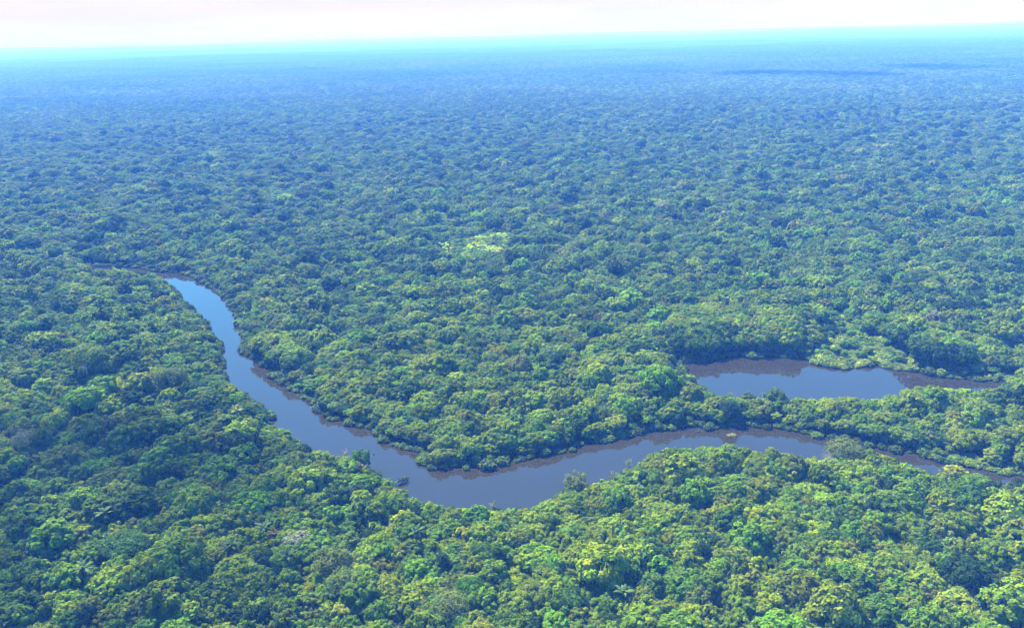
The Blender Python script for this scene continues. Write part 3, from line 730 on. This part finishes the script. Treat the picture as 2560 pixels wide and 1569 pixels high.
# ------------------------------------------------------------------ low scrub and bank bushes as one mass
pts = []; hs = []; cols = []
for p, zh in zip(SCRUB, SCRUB_H):
    lo, hi = p.min(0) - 6, p.max(0) + 6; ar = (hi - lo).prod(); m3 = int(ar / (1.3 * zh ** 1.3)); q = G.uniform(lo, hi, (m3, 2))
    q = q[in_scrub(q[:, 0], q[:, 1])]; q = q[shore(q[:, 0], q[:, 1]) > -2.5]
    pts.append(q); hs.append(zh * np.exp(G.normal(0, .35, len(q)))); b = np.exp(G.normal(0, .2, (len(q), 1)) + .7 * (vnoise(q[:, 0], q[:, 1], 11) - .5)[:, None])
    cols.append(np.where(G.random((len(q), 1)) < .5, np.array([.180, .235, .015]), np.array([.105, .180, .014])) * b)
for poly in (RIVER, LAKE):
    nxt = np.roll(poly, -1, 0)
    for a_, b_ in zip(poly, nxt):
        L = np.hypot(*(b_ - a_)); m3 = max(1, int(L / 1.5)); t = G.random((m3, 1)); q = a_ + (b_ - a_) * t
        nn = np.array([-(b_ - a_)[1], (b_ - a_)[0]]) / (L + 1e-9)
        q = q + nn * G.normal(0, 1.1, (m3, 1)); r = np.hypot(q[:, 0], q[:, 1]); q = q[r < 2000]
        h = np.exp(G.normal(.55, .35, len(q))) * (.7 + .9 * vnoise(q[:, 0], q[:, 1], 14)); pts.append(q); hs.append(h)
        b = np.exp(G.normal(0, .2, (len(q), 1)) + .5 * (vnoise(q[:, 0], q[:, 1], 22) - .4)[:, None]); cols.append(np.array([.064, .108, .012]) * b)
q = np.concatenate(pts); h = np.concatenate(hs); cc = np.concatenate(cols); m3 = len(q); a = G.uniform(0, 6.28, m3)
rr = h * G.uniform(.7, 1.2, m3)
scatter('scrub', np.stack([q[:, 0], q[:, 1], np.zeros(m3)], 1), SHRUB0 + G.integers(0, NB, m3), np.stack([0 * a, 0 * a, a], 1), np.stack([rr, rr, h], 1), cc,
        'bright yellow-green marsh scrub on the lake shores, river banks and clearings', 'scrub')

# ------------------------------------------------------------------ thin clouds above the frame, whose shade lies on the forest
cm = bpy.data.materials.new('cloud'); cm.use_nodes = True; t = cm.node_tree; t.nodes.clear()
co_ = t.nodes.new('ShaderNodeOutputMaterial'); tr_ = t.nodes.new('ShaderNodeBsdfTransparent'); df_ = t.nodes.new('ShaderNodeBsdfTranslucent'); mx_ = t.nodes.new('ShaderNodeMixShader')
df_.inputs['Color'].default_value = (.9, .9, .9, 1); mx_.inputs[0].default_value = .27
t.links.new(tr_.outputs[0], mx_.inputs[1]); t.links.new(df_.outputs[0], mx_.inputs[2]); t.links.new(mx_.outputs[0], co_.inputs['Surface'])
def cloud(label, px, py, rx, ry, alt, seed, nb=9):
    g = np.random.default_rng(seed); p = at(px, py, 10.0); c = p + SUN_DIR * ((alt - 10) / SUN_DIR.z)
    V, F, k = [], [], 0
    for i in range(nb):
        a = g.uniform(0, 6.28); r = math.sqrt(g.random()) * .7; q = g.uniform(.28, .5)
        v, f = blob((rx * r * math.cos(a), ry * r * math.sin(a), g.normal(0, 12)), 1, 1, g, 20, 10)
        v = (v - np.array([rx * r * math.cos(a), ry * r * math.sin(a), 0])) * np.array([rx * q, ry * q, min(rx, ry) * .22]) + np.array([rx * r * math.cos(a), ry * r * math.sin(a), 0])
        V.append(v); F += [tuple(j + k for j in w_) for w_ in f]; k += len(v)
    o = put('cloud', mesh_of('cloud', np.concatenate(V), F, [cm], smooth=True)); o.location = c
    tag(o, label, 'cloud', kind='stuff')
cloud('thin white cloud high above the left bank forest, out of the picture', 330, 1210, 95, 42, 1300, 21)
cloud('small thin white cloud high above the lower left corner, out of the picture', 20, 1480, 62, 46, 1300, 22, 9)
cloud('long thin white cloud over the far forest right of centre', 1740, 180, 380, 330, 900, 23)
cloud('long thin white cloud over the far forest at the right edge', 2480, 172, 480, 400, 900, 24)

# ------------------------------------------------------------------ haze
HZ = 90000.0; ZT, ZB = 330.0, -40.0
V = [(sx * HZ, sy * HZ, z) for z in (ZB, ZT) for sx, sy in ((-1, -1), (1, -1), (1, 1), (-1, 1))]
F = [(3, 2, 1, 0), (4, 5, 6, 7), (0, 1, 5, 4), (1, 2, 6, 5), (2, 3, 7, 6), (3, 0, 4, 7)]
hm = bpy.data.materials.new('haze'); hm.use_nodes = True; t = hm.node_tree; t.nodes.clear()
ho = t.nodes.new('ShaderNodeOutputMaterial'); pv = t.nodes.new('ShaderNodeVolumePrincipled')
pv.inputs['Color'].default_value = (0.11, 0.33, 1.0, 1); pv.inputs['Absorption Color'].default_value = (1, 1, 1, 1)
pv.inputs['Density'].default_value = 2.45e-4; pv.inputs['Anisotropy'].default_value = -0.4
t.links.new(pv.outputs[0], ho.inputs['Volume'])
tag(put('haze', mesh_of('haze', V, F, [hm])), 'blue haze thickening with distance over the whole forest', 'haze', kind='stuff')
